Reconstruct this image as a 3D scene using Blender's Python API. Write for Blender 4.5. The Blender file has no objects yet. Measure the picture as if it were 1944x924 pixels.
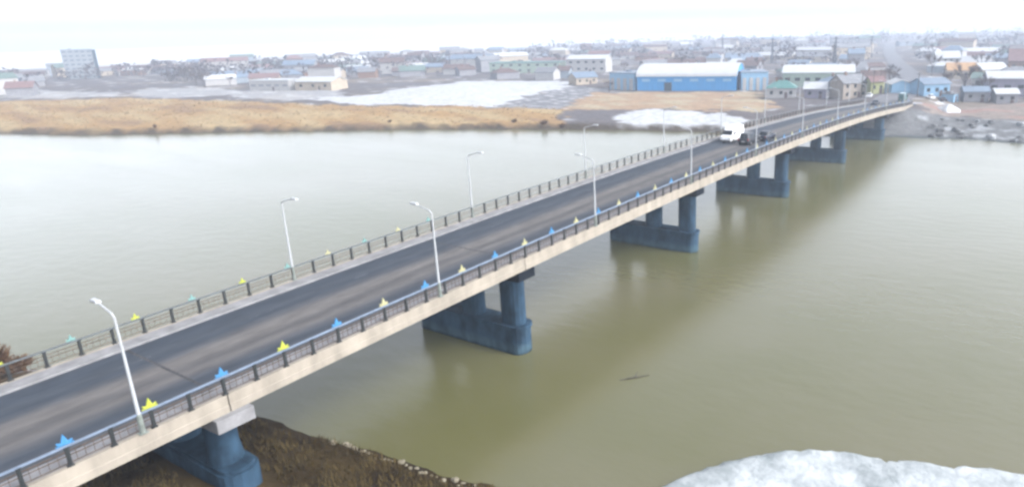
import bpy, bmesh, math, random
import numpy as np
from mathutils import Vector, Matrix

random.seed(7)
RNG = np.random.default_rng(11)
S = bpy.context.scene
COL = S.collection
R = math.radians
PI = math.pi

# ------------------------------------------------------------------ layout numbers (metres; x along the bridge, water at z = 0)
YN = 40.337                  # near railing line
YF = YN + 14.3               # far railing line
CAM_Z = 29.25
LAMP_X0, LAMP_D = 13.95, 22.0

def prof0(x):
    t = x / 100.0
    return 8.3911 + 2.7199*t - 0.572*t*t - 0.5316*t**3

def prof(x):                 # level of the sidewalks / fascia top along the bridge
    if x <= 205: return prof0(x)
    d = x - 205
    return prof0(205) - 0.0655*35*(1 - math.exp(-d/35.0))

# ------------------------------------------------------------------ helpers
class MB:
    def __init__(s): s.v = []; s.f = []
    def add(s, vs, fs):
        n = len(s.v); s.v += [tuple(p) for p in vs]; s.f += [tuple(i+n for i in f) for f in fs]
    def box(s, c, d, rz=0.0, taper=1.0):
        x, y, z = d[0]/2, d[1]/2, d[2]/2
        pts = [(-x,-y,-z),(x,-y,-z),(x,y,-z),(-x,y,-z),(-x*taper,-y*taper,z),(x*taper,-y*taper,z),(x*taper,y*taper,z),(-x*taper,y*taper,z)]
        cs, sn = math.cos(rz), math.sin(rz)
        s.add([(c[0]+a*cs-b*sn, c[1]+a*sn+b*cs, c[2]+e) for a, b, e in pts],
              [(3,2,1,0),(4,5,6,7),(0,1,5,4),(1,2,6,5),(2,3,7,6),(3,0,4,7)])
    def tube(s, p0, p1, r0, r1=None, n=8, cap=True):
        r1 = r0 if r1 is None else r1
        p0, p1 = Vector(p0), Vector(p1); d = (p1-p0).normalized()
        u = d.cross(Vector((0,0,1)) if abs(d.z) < .9 else Vector((1,0,0))).normalized(); w = d.cross(u)
        vs = []
        for p, r in ((p0, r0), (p1, r1)):
            for k in range(n):
                a = 2*PI*k/n; vs.append(p + (u*math.cos(a) + w*math.sin(a))*r)
        fs = [(k, (k+1) % n, n+(k+1) % n, n+k) for k in range(n)]
        if cap: fs += [tuple(reversed(range(n))), tuple(range(n, 2*n))]
        s.add(vs, fs)
    def prism(s, poly, z0, z1):
        n = len(poly)
        s.add([(x,y,z0) for x,y in poly] + [(x,y,z1) for x,y in poly],
              [(k,(k+1)%n,n+(k+1)%n,n+k) for k in range(n)] + [tuple(reversed(range(n))), tuple(range(n,2*n))])
    def xprism(s, poly, x0, x1):          # polygon in (y, z) pushed along x
        n = len(poly)
        s.add([(x0,y,z) for y,z in poly] + [(x1,y,z) for y,z in poly],
              [(k,(k+1)%n,n+(k+1)%n,n+k) for k in range(n)] + [tuple(reversed(range(n))), tuple(range(n,2*n))])
    def sweep(s, sec, xs, zf=prof):       # closed section in (y, dz) along the bridge line
        n = len(sec); vs = []; fs = []
        for x in xs:
            z = zf(x); vs += [(x, y, z+dz) for y, dz in sec]
        for i in range(len(xs)-1):
            for k in range(n):
                a = i*n+k; b = i*n+(k+1)%n; fs.append((a, b, b+n, a+n))
        fs += [tuple(reversed(range(n))), tuple(range((len(xs)-1)*n, len(xs)*n))]
        s.add(vs, fs)
    def build(s, name, m, parent=None, smooth=False, bevel=0.0):
        me = bpy.data.meshes.new(name)
        vs = s.v
        if parent is not None:
            inv = wm(parent).inverted(); vs = [inv @ Vector(p) for p in vs]
        me.from_pydata([tuple(p) for p in vs], [], s.f); me.materials.append(m)
        bm = bmesh.new(); bm.from_mesh(me); bmesh.ops.recalc_face_normals(bm, faces=bm.faces); bm.to_mesh(me); bm.free()
        if smooth:
            me.polygons.foreach_set('use_smooth', [True]*len(me.polygons))
        o = bpy.data.objects.new(name, me); COL.objects.link(o)
        if parent is not None: o.parent = parent
        if bevel:
            b = o.modifiers.new('edge', 'BEVEL'); b.width = bevel; b.segments = 2; b.limit_method = 'ANGLE'; b.angle_limit = R(35)
        return o

def wm(o):
    m = o.matrix_basis.copy()
    while o.parent is not None:
        o = o.parent; m = o.matrix_basis @ m
    return m

def local(mb, name, m, parent, **k):      # shape already in the parent's own frame
    o = mb.build(name, m, None, **k); o.parent = parent; return o

def tag(o, label, cat, group=None):
    o['label'] = label; o['category'] = cat
    if group: o['group'] = group
    return o

def empty(name, loc, rz=0.0):
    o = bpy.data.objects.new(name, None); COL.objects.link(o); o.location = loc; o.rotation_euler = (0,0,rz)
    o.empty_display_size = .5
    return o

def copy_tree(o, parent=None):
    c = o.copy(); COL.objects.link(c); c.parent = parent
    for ch in list(o.children): copy_tree(ch, c)
    return c

# ------------------------------------------------------------------ materials
def mat(name, col, rough=.8, var=.18, scale=1.5, col2=None, bump=0.0, bscale=None, metal=0.0, stretch=None, spec=.5, coat=0.0, detail=6.0):
    k = 1.0 if 'white' in name and ('paint' in name) else .62            # all colours measured against one exposure
    if col2: col2 = tuple(v*k for v in col2)
    col = tuple(v*k for v in col)
    m = bpy.data.materials.new(name); m.use_nodes = True; nt = m.node_tree; N = nt.nodes; L = nt.links
    b = N['Principled BSDF']; b.inputs['Roughness'].default_value = rough; b.inputs['Metallic'].default_value = metal
    b.inputs['Specular IOR Level'].default_value = spec if rough < .6 else .08
    b.inputs['Coat Weight'].default_value = coat
    tc = N.new('ShaderNodeTexCoord'); mp = N.new('ShaderNodeMapping'); L.new(tc.outputs['Object'], mp.inputs[0])
    if stretch: mp.inputs['Scale'].default_value = stretch
    no = N.new('ShaderNodeTexNoise'); no.inputs['Scale'].default_value = scale; no.inputs['Detail'].default_value = detail
    no.inputs['Roughness'].default_value = .62
    L.new(mp.outputs[0], no.inputs['Vector'])
    rp = N.new('ShaderNodeValToRGB'); L.new(no.outputs['Fac'], rp.inputs[0])
    c2 = col2 or tuple(c*(1-2*var) for c in col)
    rp.color_ramp.elements[0].position = .32; rp.color_ramp.elements[1].position = .68
    rp.color_ramp.elements[0].color = (*c2, 1); rp.color_ramp.elements[1].color = (*[min(1, c*(1+var*.6)) for c in col], 1)
    L.new(rp.outputs[0], b.inputs['Base Color'])
    if bump:
        n2 = N.new('ShaderNodeTexNoise'); n2.inputs['Scale'].default_value = bscale or scale*4; n2.inputs['Detail'].default_value = 5
        L.new(tc.outputs['Object'], n2.inputs['Vector'])
        bp = N.new('ShaderNodeBump'); bp.inputs['Strength'].default_value = 1; bp.inputs['Distance'].default_value = bump
        L.new(n2.outputs['Fac'], bp.inputs['Height']); L.new(bp.outputs[0], b.inputs['Normal'])
    return m

M = {}
M['fascia'] = mat('cream painted concrete', (.44,.395,.33), .85, .15, .7, bump=.004, stretch=(.9,1,.3))
M['pier'] = mat('blue grey painted concrete', (.044,.092,.150), .75, .30, .7, bump=.01, stretch=(1,1,.5))
def add_waterline(m, z0, z1, z2, dark, pale):
    nt = m.node_tree; N = nt.nodes; L = nt.links; b = N['Principled BSDF']; src = b.inputs['Base Color'].links[0].from_socket
    g = N.new('ShaderNodeNewGeometry'); sp = N.new('ShaderNodeSeparateXYZ'); L.new(g.outputs['Position'], sp.inputs[0])
    no = N.new('ShaderNodeTexNoise'); no.inputs['Scale'].default_value = 1.3; no.inputs['Detail'].default_value = 5; L.new(g.outputs['Position'], no.inputs['Vector'])
    ma = N.new('ShaderNodeMath'); ma.operation = 'MULTIPLY_ADD'; ma.inputs[1].default_value = -.5; L.new(no.outputs['Fac'], ma.inputs[0]); L.new(sp.outputs['Z'], ma.inputs[2])
    rp = N.new('ShaderNodeValToRGB'); mr = N.new('ShaderNodeMapRange'); mr.inputs['From Min'].default_value = z0; mr.inputs['From Max'].default_value = z2; L.new(ma.outputs[0], mr.inputs['Value']); L.new(mr.outputs['Result'], rp.inputs[0])
    t = (z1-z0)/(z2-z0); e = rp.color_ramp.elements; e[0].position = 0; e[0].color = (*dark, 1); e[1].position = 1; e[1].color = (1,1,1,1)
    a = e.new(t); a.color = (*pale, 1); a2 = e.new(t+.25); a2.color = (*pale, 1)
    mx = N.new('ShaderNodeMix'); mx.data_type = 'RGBA'; mx.blend_type = 'MULTIPLY'; mx.inputs['Factor'].default_value = 1; L.new(src, mx.inputs['A']); L.new(rp.outputs[0], mx.inputs['B']); L.new(mx.outputs['Result'], b.inputs['Base Color'])
add_waterline(M['pier'], -.3, .05, 1.0, (.35,.4,.35), (1.7,1.5,1.25))
M['pierdark'] = mat('dark concrete', (.012,.017,.026), .85, .2, .8)  # crosshead colour, darker than the rest of the pier
M['walk'] = mat('grey pavement concrete', (.34,.34,.35), .85, .16, .9, bump=.004)
M['post'] = mat('dark green black railing paint', (.022,.028,.03), .5, .2, 4)
M['railnear'] = mat('pale blue railing paint', (.23,.295,.40), .4, .12, 2)
M['railfar'] = mat('backlit dark railing paint', (.13,.15,.16), .5, .15, 2)  # backlit darkness of the far top rail is put into this colour
M['lattice'] = mat('rusty brown lattice steel', (.16,.115,.085), .7, .3, 3)
M['lampwhite'] = mat('white lamp post paint', (.35,.365,.38), .35, .04, 2)
M['lampglass'] = mat('milky lamp cover', (.75,.75,.72), .2, .04, 2)
M['steel'] = mat('greenish galvanised steel', (.27,.31,.28), .55, .2, 3)
M['yellow'] = mat('lemon yellow enamel', (.50,.55,.06), .5, .06, 4)
M['cream'] = mat('faded pale yellow enamel', (.52,.50,.28), .5, .08, 4)
M['blue'] = mat('sky blue enamel', (.06,.28,.56), .5, .06, 4)
M['teal'] = mat('teal enamel', (.20,.40,.38), .5, .06, 4)
M['carwhite'] = mat('white vehicle paint', (.86,.87,.88), .25, .03, 2, coat=.6)
M['carblack'] = mat('black vehicle paint', (.006,.009,.016), .4, .1, 2, coat=.1)
M['carnavy'] = mat('navy vehicle paint', (.006,.011,.03), .4, .1, 2, coat=.1)
M['carteal'] = mat('teal vehicle paint', (.05,.16,.16), .3, .1, 2, coat=.5)
M['glass'] = mat('dark window glass', (.02,.026,.032), .08, .1, 2)
M['tyre'] = mat('rubber tyre', (.02,.02,.02), .85, .1, 6)
M['rim'] = mat('grey wheel rim', (.35,.35,.36), .4, .1, 6, metal=.6)
M['lens'] = mat('clear lens', (.75,.75,.7), .15, .02, 6)
M['redlens'] = mat('red lens', (.4,.02,.015), .2, .05, 6)
M['plate'] = mat('pale plate', (.7,.7,.68), .4, .02, 6)
M['snow'] = mat('old snow', (.62,.64,.66), .7, .06, .5, bump=.05, bscale=1.2)
M['stone'] = mat('pale shore ice and stone', (.30,.27,.20), .8, .12, 2, bump=.03)
M['rubble'] = mat('grey riprap rock', (.21,.215,.22), .9, .2, 1.5, bump=.05)
M['rubblepale'] = mat('frosted riprap rock', (.52,.54,.56), .85, .12, 1.5, bump=.05)
M['twig'] = mat('bare twig bark', (.17,.13,.12), .9, .2, 3)
M['twiggrey'] = mat('grey bark', (.13,.115,.12), .9, .2, 3)
M['bush'] = mat('reddish brown dry twigs', (.17,.095,.05), .9, .3, 3)
M['drygrass'] = mat('dry brown grass', (.13,.095,.036), .95, .3, .35, col2=(.03,.02,.008))
M['reed'] = mat('dry tan reed', (.36,.26,.14), .95, .25, .1)
M['wood'] = mat('wet driftwood', (.10,.09,.075), .7, .2, 4)
M['w_white'] = mat('white wall render', (.52,.51,.50), .85, .08, .6)
M['w_cream'] = mat('cream wall render', (.55,.47,.37), .85, .1, .6)
M['w_beige'] = mat('beige wall render', (.46,.40,.34), .85, .1, .6)
M['w_grey'] = mat('grey wall block', (.33,.33,.35), .85, .12, .6)
M['w_green'] = mat('pale green wall render', (.42,.52,.43), .85, .1, .6)
M['w_brick'] = mat('brown brick wall', (.30,.19,.14), .9, .15, 1.2)
M['w_lilac'] = mat('grey violet wall render', (.30,.28,.35), .85, .1, .6)
M['w_blue'] = mat('strong blue metal cladding', (.03,.33,.74), .5, .08, .5, stretch=(3,1,.4))
M['w_lblue'] = mat('light blue metal cladding', (.28,.52,.75), .5, .08, .5)
M['w_yg'] = mat('yellow green wall render', (.52,.54,.26), .85, .08, .6)
M['w_tower'] = mat('pale grey blue tower cladding', (.30,.33,.36), .7, .06, .3)
M['w_towerdark'] = mat('dark tower side cladding', (.05,.085,.11), .7, .08, .3)
M['r_white'] = mat('snow covered roof', (.60,.62,.64), .7, .05, .3)
M['r_grey'] = mat('grey sheet roof', (.27,.28,.30), .6, .15, .5)
M['r_teal'] = mat('green sheet roof', (.09,.25,.23), .5, .12, .5)
M['r_red'] = mat('red brown sheet roof', (.26,.17,.165), .6, .12, .5)
M['r_orange'] = mat('tan orange sheet roof', (.58,.37,.20), .6, .1, .5)
M['r_blue'] = mat('blue sheet roof', (.20,.27,.36), .5, .12, .5)
M['r_brown'] = mat('brown sheet roof', (.17,.12,.11), .7, .15, .5)
M['r_green'] = mat('dull green sheet roof', (.17,.24,.22), .6, .12, .5)
M['w_pale'] = mat('pale blue grey wall render', (.36,.42,.48), .85, .1, .6)
M['mast'] = mat('dark mast steel', (.07,.08,.10), .6, .1, 2)

def asphalt_mat():
    m = bpy.data.materials.new('worn asphalt'); m.use_nodes = True; nt = m.node_tree; N = nt.nodes; L = nt.links
    b = N['Principled BSDF']; b.inputs['Roughness'].default_value = .8; b.inputs['Specular IOR Level'].default_value = .2
    tc = N.new('ShaderNodeTexCoord'); sp = N.new('ShaderNodeSeparateXYZ'); L.new(tc.outputs['Object'], sp.inputs[0])
    # wheel worn, dusty strips run along the road: the strip map depends on the crosswise position, wobbled a little along the way
    mp = N.new('ShaderNodeMapping'); mp.inputs['Scale'].default_value = (.05, .35, 1); L.new(tc.outputs['Object'], mp.inputs[0])
    wob = N.new('ShaderNodeTexNoise'); wob.inputs['Scale'].default_value = 1; wob.inputs['Detail'].default_value = 4; L.new(mp.outputs[0], wob.inputs['Vector'])
    ma = N.new('ShaderNodeMath'); ma.operation = 'MULTIPLY_ADD'; ma.inputs[1].default_value = 1.6; L.new(wob.outputs['Fac'], ma.inputs[0]); L.new(sp.outputs['Y'], ma.inputs[2])
    mr = N.new('ShaderNodeMapRange'); mr.inputs['From Min'].default_value = YN + .8 - 47.5; mr.inputs['From Max'].default_value = YF + .8 - 47.5; L.new(ma.outputs[0], mr.inputs['Value'])
    rp = N.new('ShaderNodeValToRGB'); L.new(mr.outputs['Result'], rp.inputs[0])
    dk = (.050,.062,.082,1); md = (.085,.092,.105,1); lt = (.150,.142,.140,1)
    cr = rp.color_ramp; cr.elements[0].position = .10; cr.elements[0].color = (.10,.105,.115,1); cr.elements[1].position = 1; cr.elements[1].color = (.11,.115,.12,1)
    for p, c in ((.16,md),(.24,dk),(.30,md),(.37,lt),(.44,(.10,.098,.10,1)),(.50,(.165,.155,.150,1)),(.565,lt),(.62,md),(.68,dk),(.73,(.065,.077,.095,1)),(.80,dk),(.87,(.055,.068,.088,1)),(.905,(.09,.095,.105,1))):
        e = cr.elements.new(p); e.color = c
    no = N.new('ShaderNodeTexNoise'); no.inputs['Scale'].default_value = 1.1; no.inputs['Detail'].default_value = 8; no.inputs['Roughness'].default_value = .7
    mp2 = N.new('ShaderNodeMapping'); mp2.inputs['Scale'].default_value = (.35, 1.2, 1); L.new(tc.outputs['Object'], mp2.inputs[0]); L.new(mp2.outputs[0], no.inputs['Vector'])
    r2 = N.new('ShaderNodeMapRange'); r2.inputs['From Min'].default_value = .3; r2.inputs['From Max'].default_value = .7; r2.inputs['To Min'].default_value = .46; r2.inputs['To Max'].default_value = .78
    L.new(no.outputs['Fac'], r2.inputs['Value'])
    mx = N.new('ShaderNodeMix'); mx.data_type = 'RGBA'; mx.blend_type = 'MULTIPLY'; mx.inputs['Factor'].default_value = 1
    L.new(rp.outputs[0], mx.inputs['A']); L.new(r2.outputs['Result'], mx.inputs['B']); L.new(mx.outputs['Result'], b.inputs['Base Color'])
    return m
M['asphalt'] = asphalt_mat()
M['asphaltfar'] = mat('grey road surface', (.22,.22,.235), .8, .15, .4)
M['joint'] = mat('rubber and steel joint', (.10,.10,.105), .7, .3, 3)
M['mark'] = mat('faint road line', (.17,.185,.21), .8, .3, 1.6, col2=(.060,.072,.095))

def water_mat():
    m = bpy.data.materials.new('silty river water'); m.use_nodes = True; nt = m.node_tree; N = nt.nodes; L = nt.links
    b = N['Principled BSDF']; b.inputs['Roughness'].default_value = .2; b.inputs['IOR'].default_value = 1.66
    tc = N.new('ShaderNodeTexCoord')
    no = N.new('ShaderNodeTexNoise'); no.inputs['Scale'].default_value = .035; no.inputs['Detail'].default_value = 4; L.new(tc.outputs['Object'], no.inputs['Vector'])
    rp = N.new('ShaderNodeValToRGB'); L.new(no.outputs['Fac'], rp.inputs[0])
    rp.color_ramp.elements[0].position = .35; rp.color_ramp.elements[0].color = (.086,.084,.033,1)
    rp.color_ramp.elements[1].position = .68; rp.color_ramp.elements[1].color = (.108,.101,.056,1)
    L.new(rp.outputs[0], b.inputs['Base Color'])
    mp = N.new('ShaderNodeMapping'); mp.inputs['Scale'].default_value = (.7,.35,1); mp.inputs['Rotation'].default_value = (0,0,R(25)); L.new(tc.outputs['Object'], mp.inputs[0])
    mp3 = N.new('ShaderNodeMapping'); mp3.inputs['Scale'].default_value = (.09,.018,1); mp3.inputs['Rotation'].default_value = (0,0,R(-8)); L.new(tc.outputs['Object'], mp3.inputs[0])
    n3 = N.new('ShaderNodeTexNoise'); n3.inputs['Scale'].default_value = 1; n3.inputs['Detail'].default_value = 6; L.new(mp3.outputs[0], n3.inputs['Vector'])
    rr = N.new('ShaderNodeMapRange'); rr.inputs['From Min'].default_value = .35; rr.inputs['From Max'].default_value = .65; rr.inputs['To Min'].default_value = .20; rr.inputs['To Max'].default_value = .222; L.new(n3.outputs['Fac'], rr.inputs['Value']); L.new(rr.outputs['Result'], b.inputs['Roughness'])
    n1 = N.new('ShaderNodeTexNoise'); n1.inputs['Scale'].default_value = .9; n1.inputs['Detail'].default_value = 5; n1.inputs['Roughness'].default_value = .55; L.new(mp.outputs[0], n1.inputs['Vector'])
    bp = N.new('ShaderNodeBump'); bp.inputs['Strength'].default_value = 1; bp.inputs['Distance'].default_value = .045
    L.new(n1.outputs['Fac'], bp.inputs['Height']); L.new(bp.outputs[0], b.inputs['Normal'])
    return m
M['water'] = water_mat()

def ground_mat():
    m = bpy.data.materials.new('river banks and town ground'); m.use_nodes = True; nt = m.node_tree; N = nt.nodes; L = nt.links
    b = N['Principled BSDF']; b.inputs['Roughness'].default_value = .95; b.inputs['Specular IOR Level'].default_value = .04
    at = N.new('ShaderNodeAttribute'); at.attribute_name = 'ground_colour'
    tc = N.new('ShaderNodeTexCoord')
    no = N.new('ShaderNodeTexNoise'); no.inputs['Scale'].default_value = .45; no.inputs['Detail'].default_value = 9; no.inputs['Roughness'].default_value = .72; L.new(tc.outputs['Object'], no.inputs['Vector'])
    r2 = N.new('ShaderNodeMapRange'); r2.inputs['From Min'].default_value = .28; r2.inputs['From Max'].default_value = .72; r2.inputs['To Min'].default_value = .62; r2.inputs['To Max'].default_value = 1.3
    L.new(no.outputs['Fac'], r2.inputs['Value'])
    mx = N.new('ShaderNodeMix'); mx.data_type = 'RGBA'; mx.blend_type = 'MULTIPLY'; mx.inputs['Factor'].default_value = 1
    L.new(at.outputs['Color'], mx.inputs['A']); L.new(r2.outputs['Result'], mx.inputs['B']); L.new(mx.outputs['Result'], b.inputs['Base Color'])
    n2 = N.new('ShaderNodeTexNoise'); n2.inputs['Scale'].default_value = 1.2; n2.inputs['Detail'].default_value = 7; L.new(tc.outputs['Object'], n2.inputs['Vector'])
    bp = N.new('ShaderNodeBump'); bp.inputs['Distance'].default_value = .25; L.new(n2.outputs['Fac'], bp.inputs['Height']); L.new(bp.outputs[0], b.inputs['Normal'])
    return m
M['ground'] = ground_mat()

# ------------------------------------------------------------------ terrain
def vnoise(x, y, wl, seed):
    r = np.random.default_rng(seed); out = np.zeros_like(x)
    for k in range(9):
        a = r.uniform(0, 2*PI); w = wl*r.uniform(.55, 1.8); p = r.uniform(0, 2*PI)
        out += np.sin((x*math.cos(a) + y*math.sin(a))*2*PI/w + p)
    return out/3.0

FAR = [(-1200,200),(-400,196),(-100,197),(9,198.3),(26,200),(38.6,196.5),(60,192),(95.5,185),(132,174.3),(175.5,155.8),(237,121),(274,98),(313,86),(400,60),(600,0),(1200,-190),(3400,-800)]
NEAR = [(-1200,-20),(-400,0),(-20,14),(14,19),(22,25.5),(27.9,29.8),(30.8,28.7),(37,27.8),(44.7,27.2),(52,25.7),(60,24.5),(70,22),(76,20.6),(81,18.6),(86,16),(92,12),(100,7),(130,-8),(200,-30),(400,-120),(1200,-560),(3400,-1700)]
ROADLINE = [(222,47.5),(247,50),(295,53),(333,57),(403,75.5),(534,110),(700,150),(1000,215)]
def xf(y): return np.interp(y, [p[0] for p in FAR], [p[1] for p in FAR])
def xn(y): return np.interp(y, [p[0] for p in NEAR], [p[1] for p in NEAR])
def sst(a, b, v):
    t = np.clip((v-a)/(b-a), 0, 1); return t*t*(3-2*t)
def linedist(x, y, line):
    best = np.full(x.shape, 1e9); par = np.zeros(x.shape); acc = 0.0
    for (ax, ay), (bx, by) in zip(line[:-1], line[1:]):
        dx, dy = bx-ax, by-ay; L2 = dx*dx+dy*dy; Ls = math.sqrt(L2)
        t = np.clip(((x-ax)*dx + (y-ay)*dy)/L2, 0, 1)
        d = np.hypot(x-ax-t*dx, y-ay-t*dy); k = d < best
        best = np.where(k, d, best); par = np.where(k, acc + t*Ls, par); acc += Ls
    return best, par
Z_END = prof(226)
def road_z(s): return Z_END - .10 + (3.45 - Z_END)*sst(10, 110, s)

def height(x, y):
    x = np.asarray(x, float); y = np.asarray(y, float)
    jit = vnoise(x, y, 9, 3)*.55 + vnoise(x, y, 3.2, 4)*.22
    df = x - xf(y) + jit*1.2
    right = sst(75, 40, y)                                        # riprap slope beside the bridge end
    hf = np.where(df < 0, np.maximum(df*.35, -2.5), 1.7*sst(0, 3.5, df)*(1-right) + right*3.2*sst(0, 20, df)*.95 + (1.2*(1-right) + .3*right)*sst(4, 30, df))
    hf = hf + np.where(df > 3, vnoise(x, y, 24, 5)*.16 + vnoise(x, y, 7, 6)*.08, 0)
    snowmound = np.exp(-(((x-240)/36)**2 + ((y-238)/38)**2)); hf = hf + snowmound*1.8*(df > 0)
    dn = xn(y) - x + jit*.8
    hn = np.where(dn < 0, np.maximum(dn*.3, -2.5), .9*sst(0, 2.2, dn) + 1.8*sst(1.5, 11, dn) + .035*np.clip(dn-8, 0, 60))
    hn = hn + np.where(dn > 1, vnoise(x, y, 5, 8)*.14 + vnoise(x, y, 2.1, 9)*.06, 0)
    h = np.where(x > .5*(xf(y) + xn(y)), hf, hn)
    d, s = linedist(x, y, ROADLINE)
    k = sst(19, 9.0, d); h = h*(1-k) + k*np.maximum(road_z(s) - .3, h)
    k2 = sst(9, 1, np.maximum(np.abs(y-47.5)-8.5, 0))*sst(2, -12, x); h = h*(1-k2) + k2*(prof(-12) - .35)   # approach fill behind the near abutment
    return h
def hgt(x, y): return float(height(np.array([x]), np.array([y]))[0])

def inside(px, py, poly):
    c = np.zeros(px.shape, bool); n = len(poly)
    for i in range(n):
        x0, y0 = poly[i]; x1, y1 = poly[(i+1) % n]
        cond = (y0 > py) != (y1 > py)
        with np.errstate(divide='ignore', invalid='ignore'):
            xi = (x1-x0)*(py-y0)/(y1-y0 + 1e-12) + x0
        c ^= cond & (px < xi)
    return c

ZONES = {
 'tan': [(116.7,443.7),(128,441.1),(163.1,386.8),(175.2,295),(179.4,230.7),(205.1,172.4),(199,150),(161.7,124.6),(141.8,159.9),(110.3,216.1),(88.7,249.3),(74.7,292.1),(60,360),(40,440)],
 'snow': [(194.2,294.7),(210.5,269.5),(249.3,289.5),(296.5,294.9),(313.1,262),(313.2,228.9),(285.4,210.4),(230.5,193.4),(195.4,182),(190.2,212.8),(184.3,253.1)],
 'snow_strip': [(209,379.5),(232.8,322.7),(203.3,275),(186.1,288.4),(181.9,331.3)],
 'slope': [(192.6,179.4),(285.4,210.4),(280.2,183.6),(250.1,172),(199.5,150.9)],
 'tan2': [(200.9,152),(258.8,177.9),(284.5,112.2),(228.5,82.5),(218.8,86.1),(209.9,118.5)],
 'snow2': [(197.8,127.7),(206.4,126.8),(211,93.7),(202.1,82.8),(182.4,77.7),(184.5,90.1),(177.6,112.9)],
 'soil': [(215.5,37.2),(239.9,38.6),(265.8,13.7),(271.2,-30),(221.2,-30),(221.1,22.9)],
 'snow3': [(226.1,34.8),(252.3,36.7),(245.4,32.5),(226.9,28.9)],
 'left_a': [(143.7,523.6),(169.3,510.8),(178.7,434.1),(168.9,405.1),(146.4,437.3),(128.9,471.7)],
 'left_b': [(193.3,455.6),(223.7,416.5),(199.4,348.1),(171.3,362.8),(171,398.8)],
}
def ground_colour(x, y, z):
    jx = vnoise(x, y, 14, 21)*2.2 + vnoise(x, y, 4, 22)*1.0; jy = vnoise(x, y, 14, 23)*2.2 + vnoise(x, y, 4, 24)*1.0
    X, Y = x+jx, y+jy
    n1 = vnoise(x, y, 60, 31); n2 = vnoise(x, y, 17, 32); n3 = vnoise(x, y, 5.5, 33)
    def c(*t): return np.array(t)[None, :]*np.ones((x.size, 1))
    col = c(.165,.15,.15)
    def put(mask, colr, f=1.0):
        k = (np.asarray(mask, float)*f)[:, None]; return col*(1-k) + k*np.array(colr)[None, :]
    col = put(sst(.1, .9, n1+.5*n2), (.25,.215,.18)); col = put(sst(.75, 1.15, n2*.8+n3*.3+.2*n1), (.50,.51,.54))
    col = put(sst(-.5, -1.3, n1+.4*n3), (.17,.16,.17))
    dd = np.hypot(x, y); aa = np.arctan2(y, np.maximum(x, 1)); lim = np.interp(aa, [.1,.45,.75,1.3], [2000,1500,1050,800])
    col = put(sst(0, 350, dd-lim)*(x > 60), (.86,.88,.92))  # haze painted into the ground colour: distant land pales towards the white sky
    tan = inside(X, Y, ZONES['tan'])
    s1 = vnoise(x*.25 + y*.97, (y*.25 - x*.97)*5, 60, 41)
    col = put(tan, (.41,.27,.13)); col = put(tan*sst(-.2, .9, s1+.3*n2), (.47,.355,.195)); col = put(tan*sst(.4, 1.2, n2*.6-s1), (.31,.205,.12))
    col = put(inside(X, Y, ZONES['slope']), (.22,.225,.24)); col = put(inside(X, Y, ZONES['slope'])*sst(.4, .8, n3), (.6,.6,.62))
    t2 = inside(X, Y, ZONES['tan2']); col = put(t2, (.42,.30,.20)); col = put(t2*sst(-.1, .8, n2), (.46,.39,.27))
    for k in ('snow', 'snow_strip', 'snow2', 'left_a', 'left_b', 'snow3'):
        col = put(inside(X, Y, ZONES[k]), (.62,.64,.66), .95 if k in ('snow','snow2','snow3') else .5)
    so = inside(X, Y, ZONES['soil']); col = put(so, (.30,.255,.225)); col = put(so*sst(.3, .8, n2), (.36,.24,.21))
    df = x - xf(y) + jx*.3; right = sst(75, 45, y)
    mid = sst(118, 112, y)*sst(70, 80, y)
    col = put((df < 15)*(mid > .5)*(df > -6)*(~inside(X, Y, ZONES['snow2'])), (.27,.26,.25))
    edge = sst(4.2, 1.6, df+.8*n3)*(df > -8)
    col = put(edge*(1-right), (.095,.075,.055))
    rip = (df > -8)*(df < 21)*right; col = put(rip, (.20,.205,.21)); col = put(rip*sst(.7, 1.1, n3+.5*n2), (.42,.44,.46)); col = put(rip*sst(4.5, 1.5, df), (.10,.115,.12))
    nb = x < .5*(xf(y)+xn(y))
    col = put(nb, (.042,.028,.011)); col = put(nb*sst(-.3, .9, n2+.6*n3), (.075,.052,.021)); col = put(nb*sst(.5, 1.2, n3-.3*n2), (.025,.016,.008))
    col = put(nb*(y > 72)*(xn(y)-x < 5)*sst(.1, .7, n3+.3*n2), (.55,.56,.58))
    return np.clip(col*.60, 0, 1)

def axis(*segs):
    out = []
    for a, b, st in segs:
        n = max(1, int(round((b-a)/st))); out += list(np.linspace(a, b, n, endpoint=False))
    out.append(segs[-1][1]); return np.array(out)
ax_x = axis((-300,-60,20),(-60,-8,4),(-8,34,.7),(34,84,7),(84,160,3),(160,300,1.5),(300,420,3),(420,700,9),(700,1400,35),(1400,3200,120))
ax_y = axis((-900,-300,60),(-300,-60,15),(-60,-6,4),(-6,20,2),(20,62,.7),(62,100,1.2),(100,360,2.2),(360,560,4),(560,900,12),(900,1500,40),(1500,3200,120))
gx, gy = np.meshgrid(ax_x, ax_y, indexing='ij'); fx, fy = gx.ravel(), gy.ravel(); fz = height(fx, fy)
nx, ny = len(ax_x), len(ax_y)
idx = np.arange(nx*ny).reshape(nx, ny)
quads = np.stack([idx[:-1,:-1], idx[1:,:-1], idx[1:,1:], idx[:-1,1:]], -1).reshape(-1, 4)
me = bpy.data.meshes.new('ground'); me.from_pydata(np.stack([fx,fy,fz],1).tolist(), [], quads.tolist())
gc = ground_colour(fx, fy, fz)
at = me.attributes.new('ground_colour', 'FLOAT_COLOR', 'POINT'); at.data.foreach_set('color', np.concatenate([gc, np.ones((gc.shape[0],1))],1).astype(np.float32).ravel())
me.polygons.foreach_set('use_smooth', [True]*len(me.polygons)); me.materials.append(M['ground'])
ground = bpy.data.objects.new('ground', me); COL.objects.link(ground); ground['kind'] = 'structure'

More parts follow.
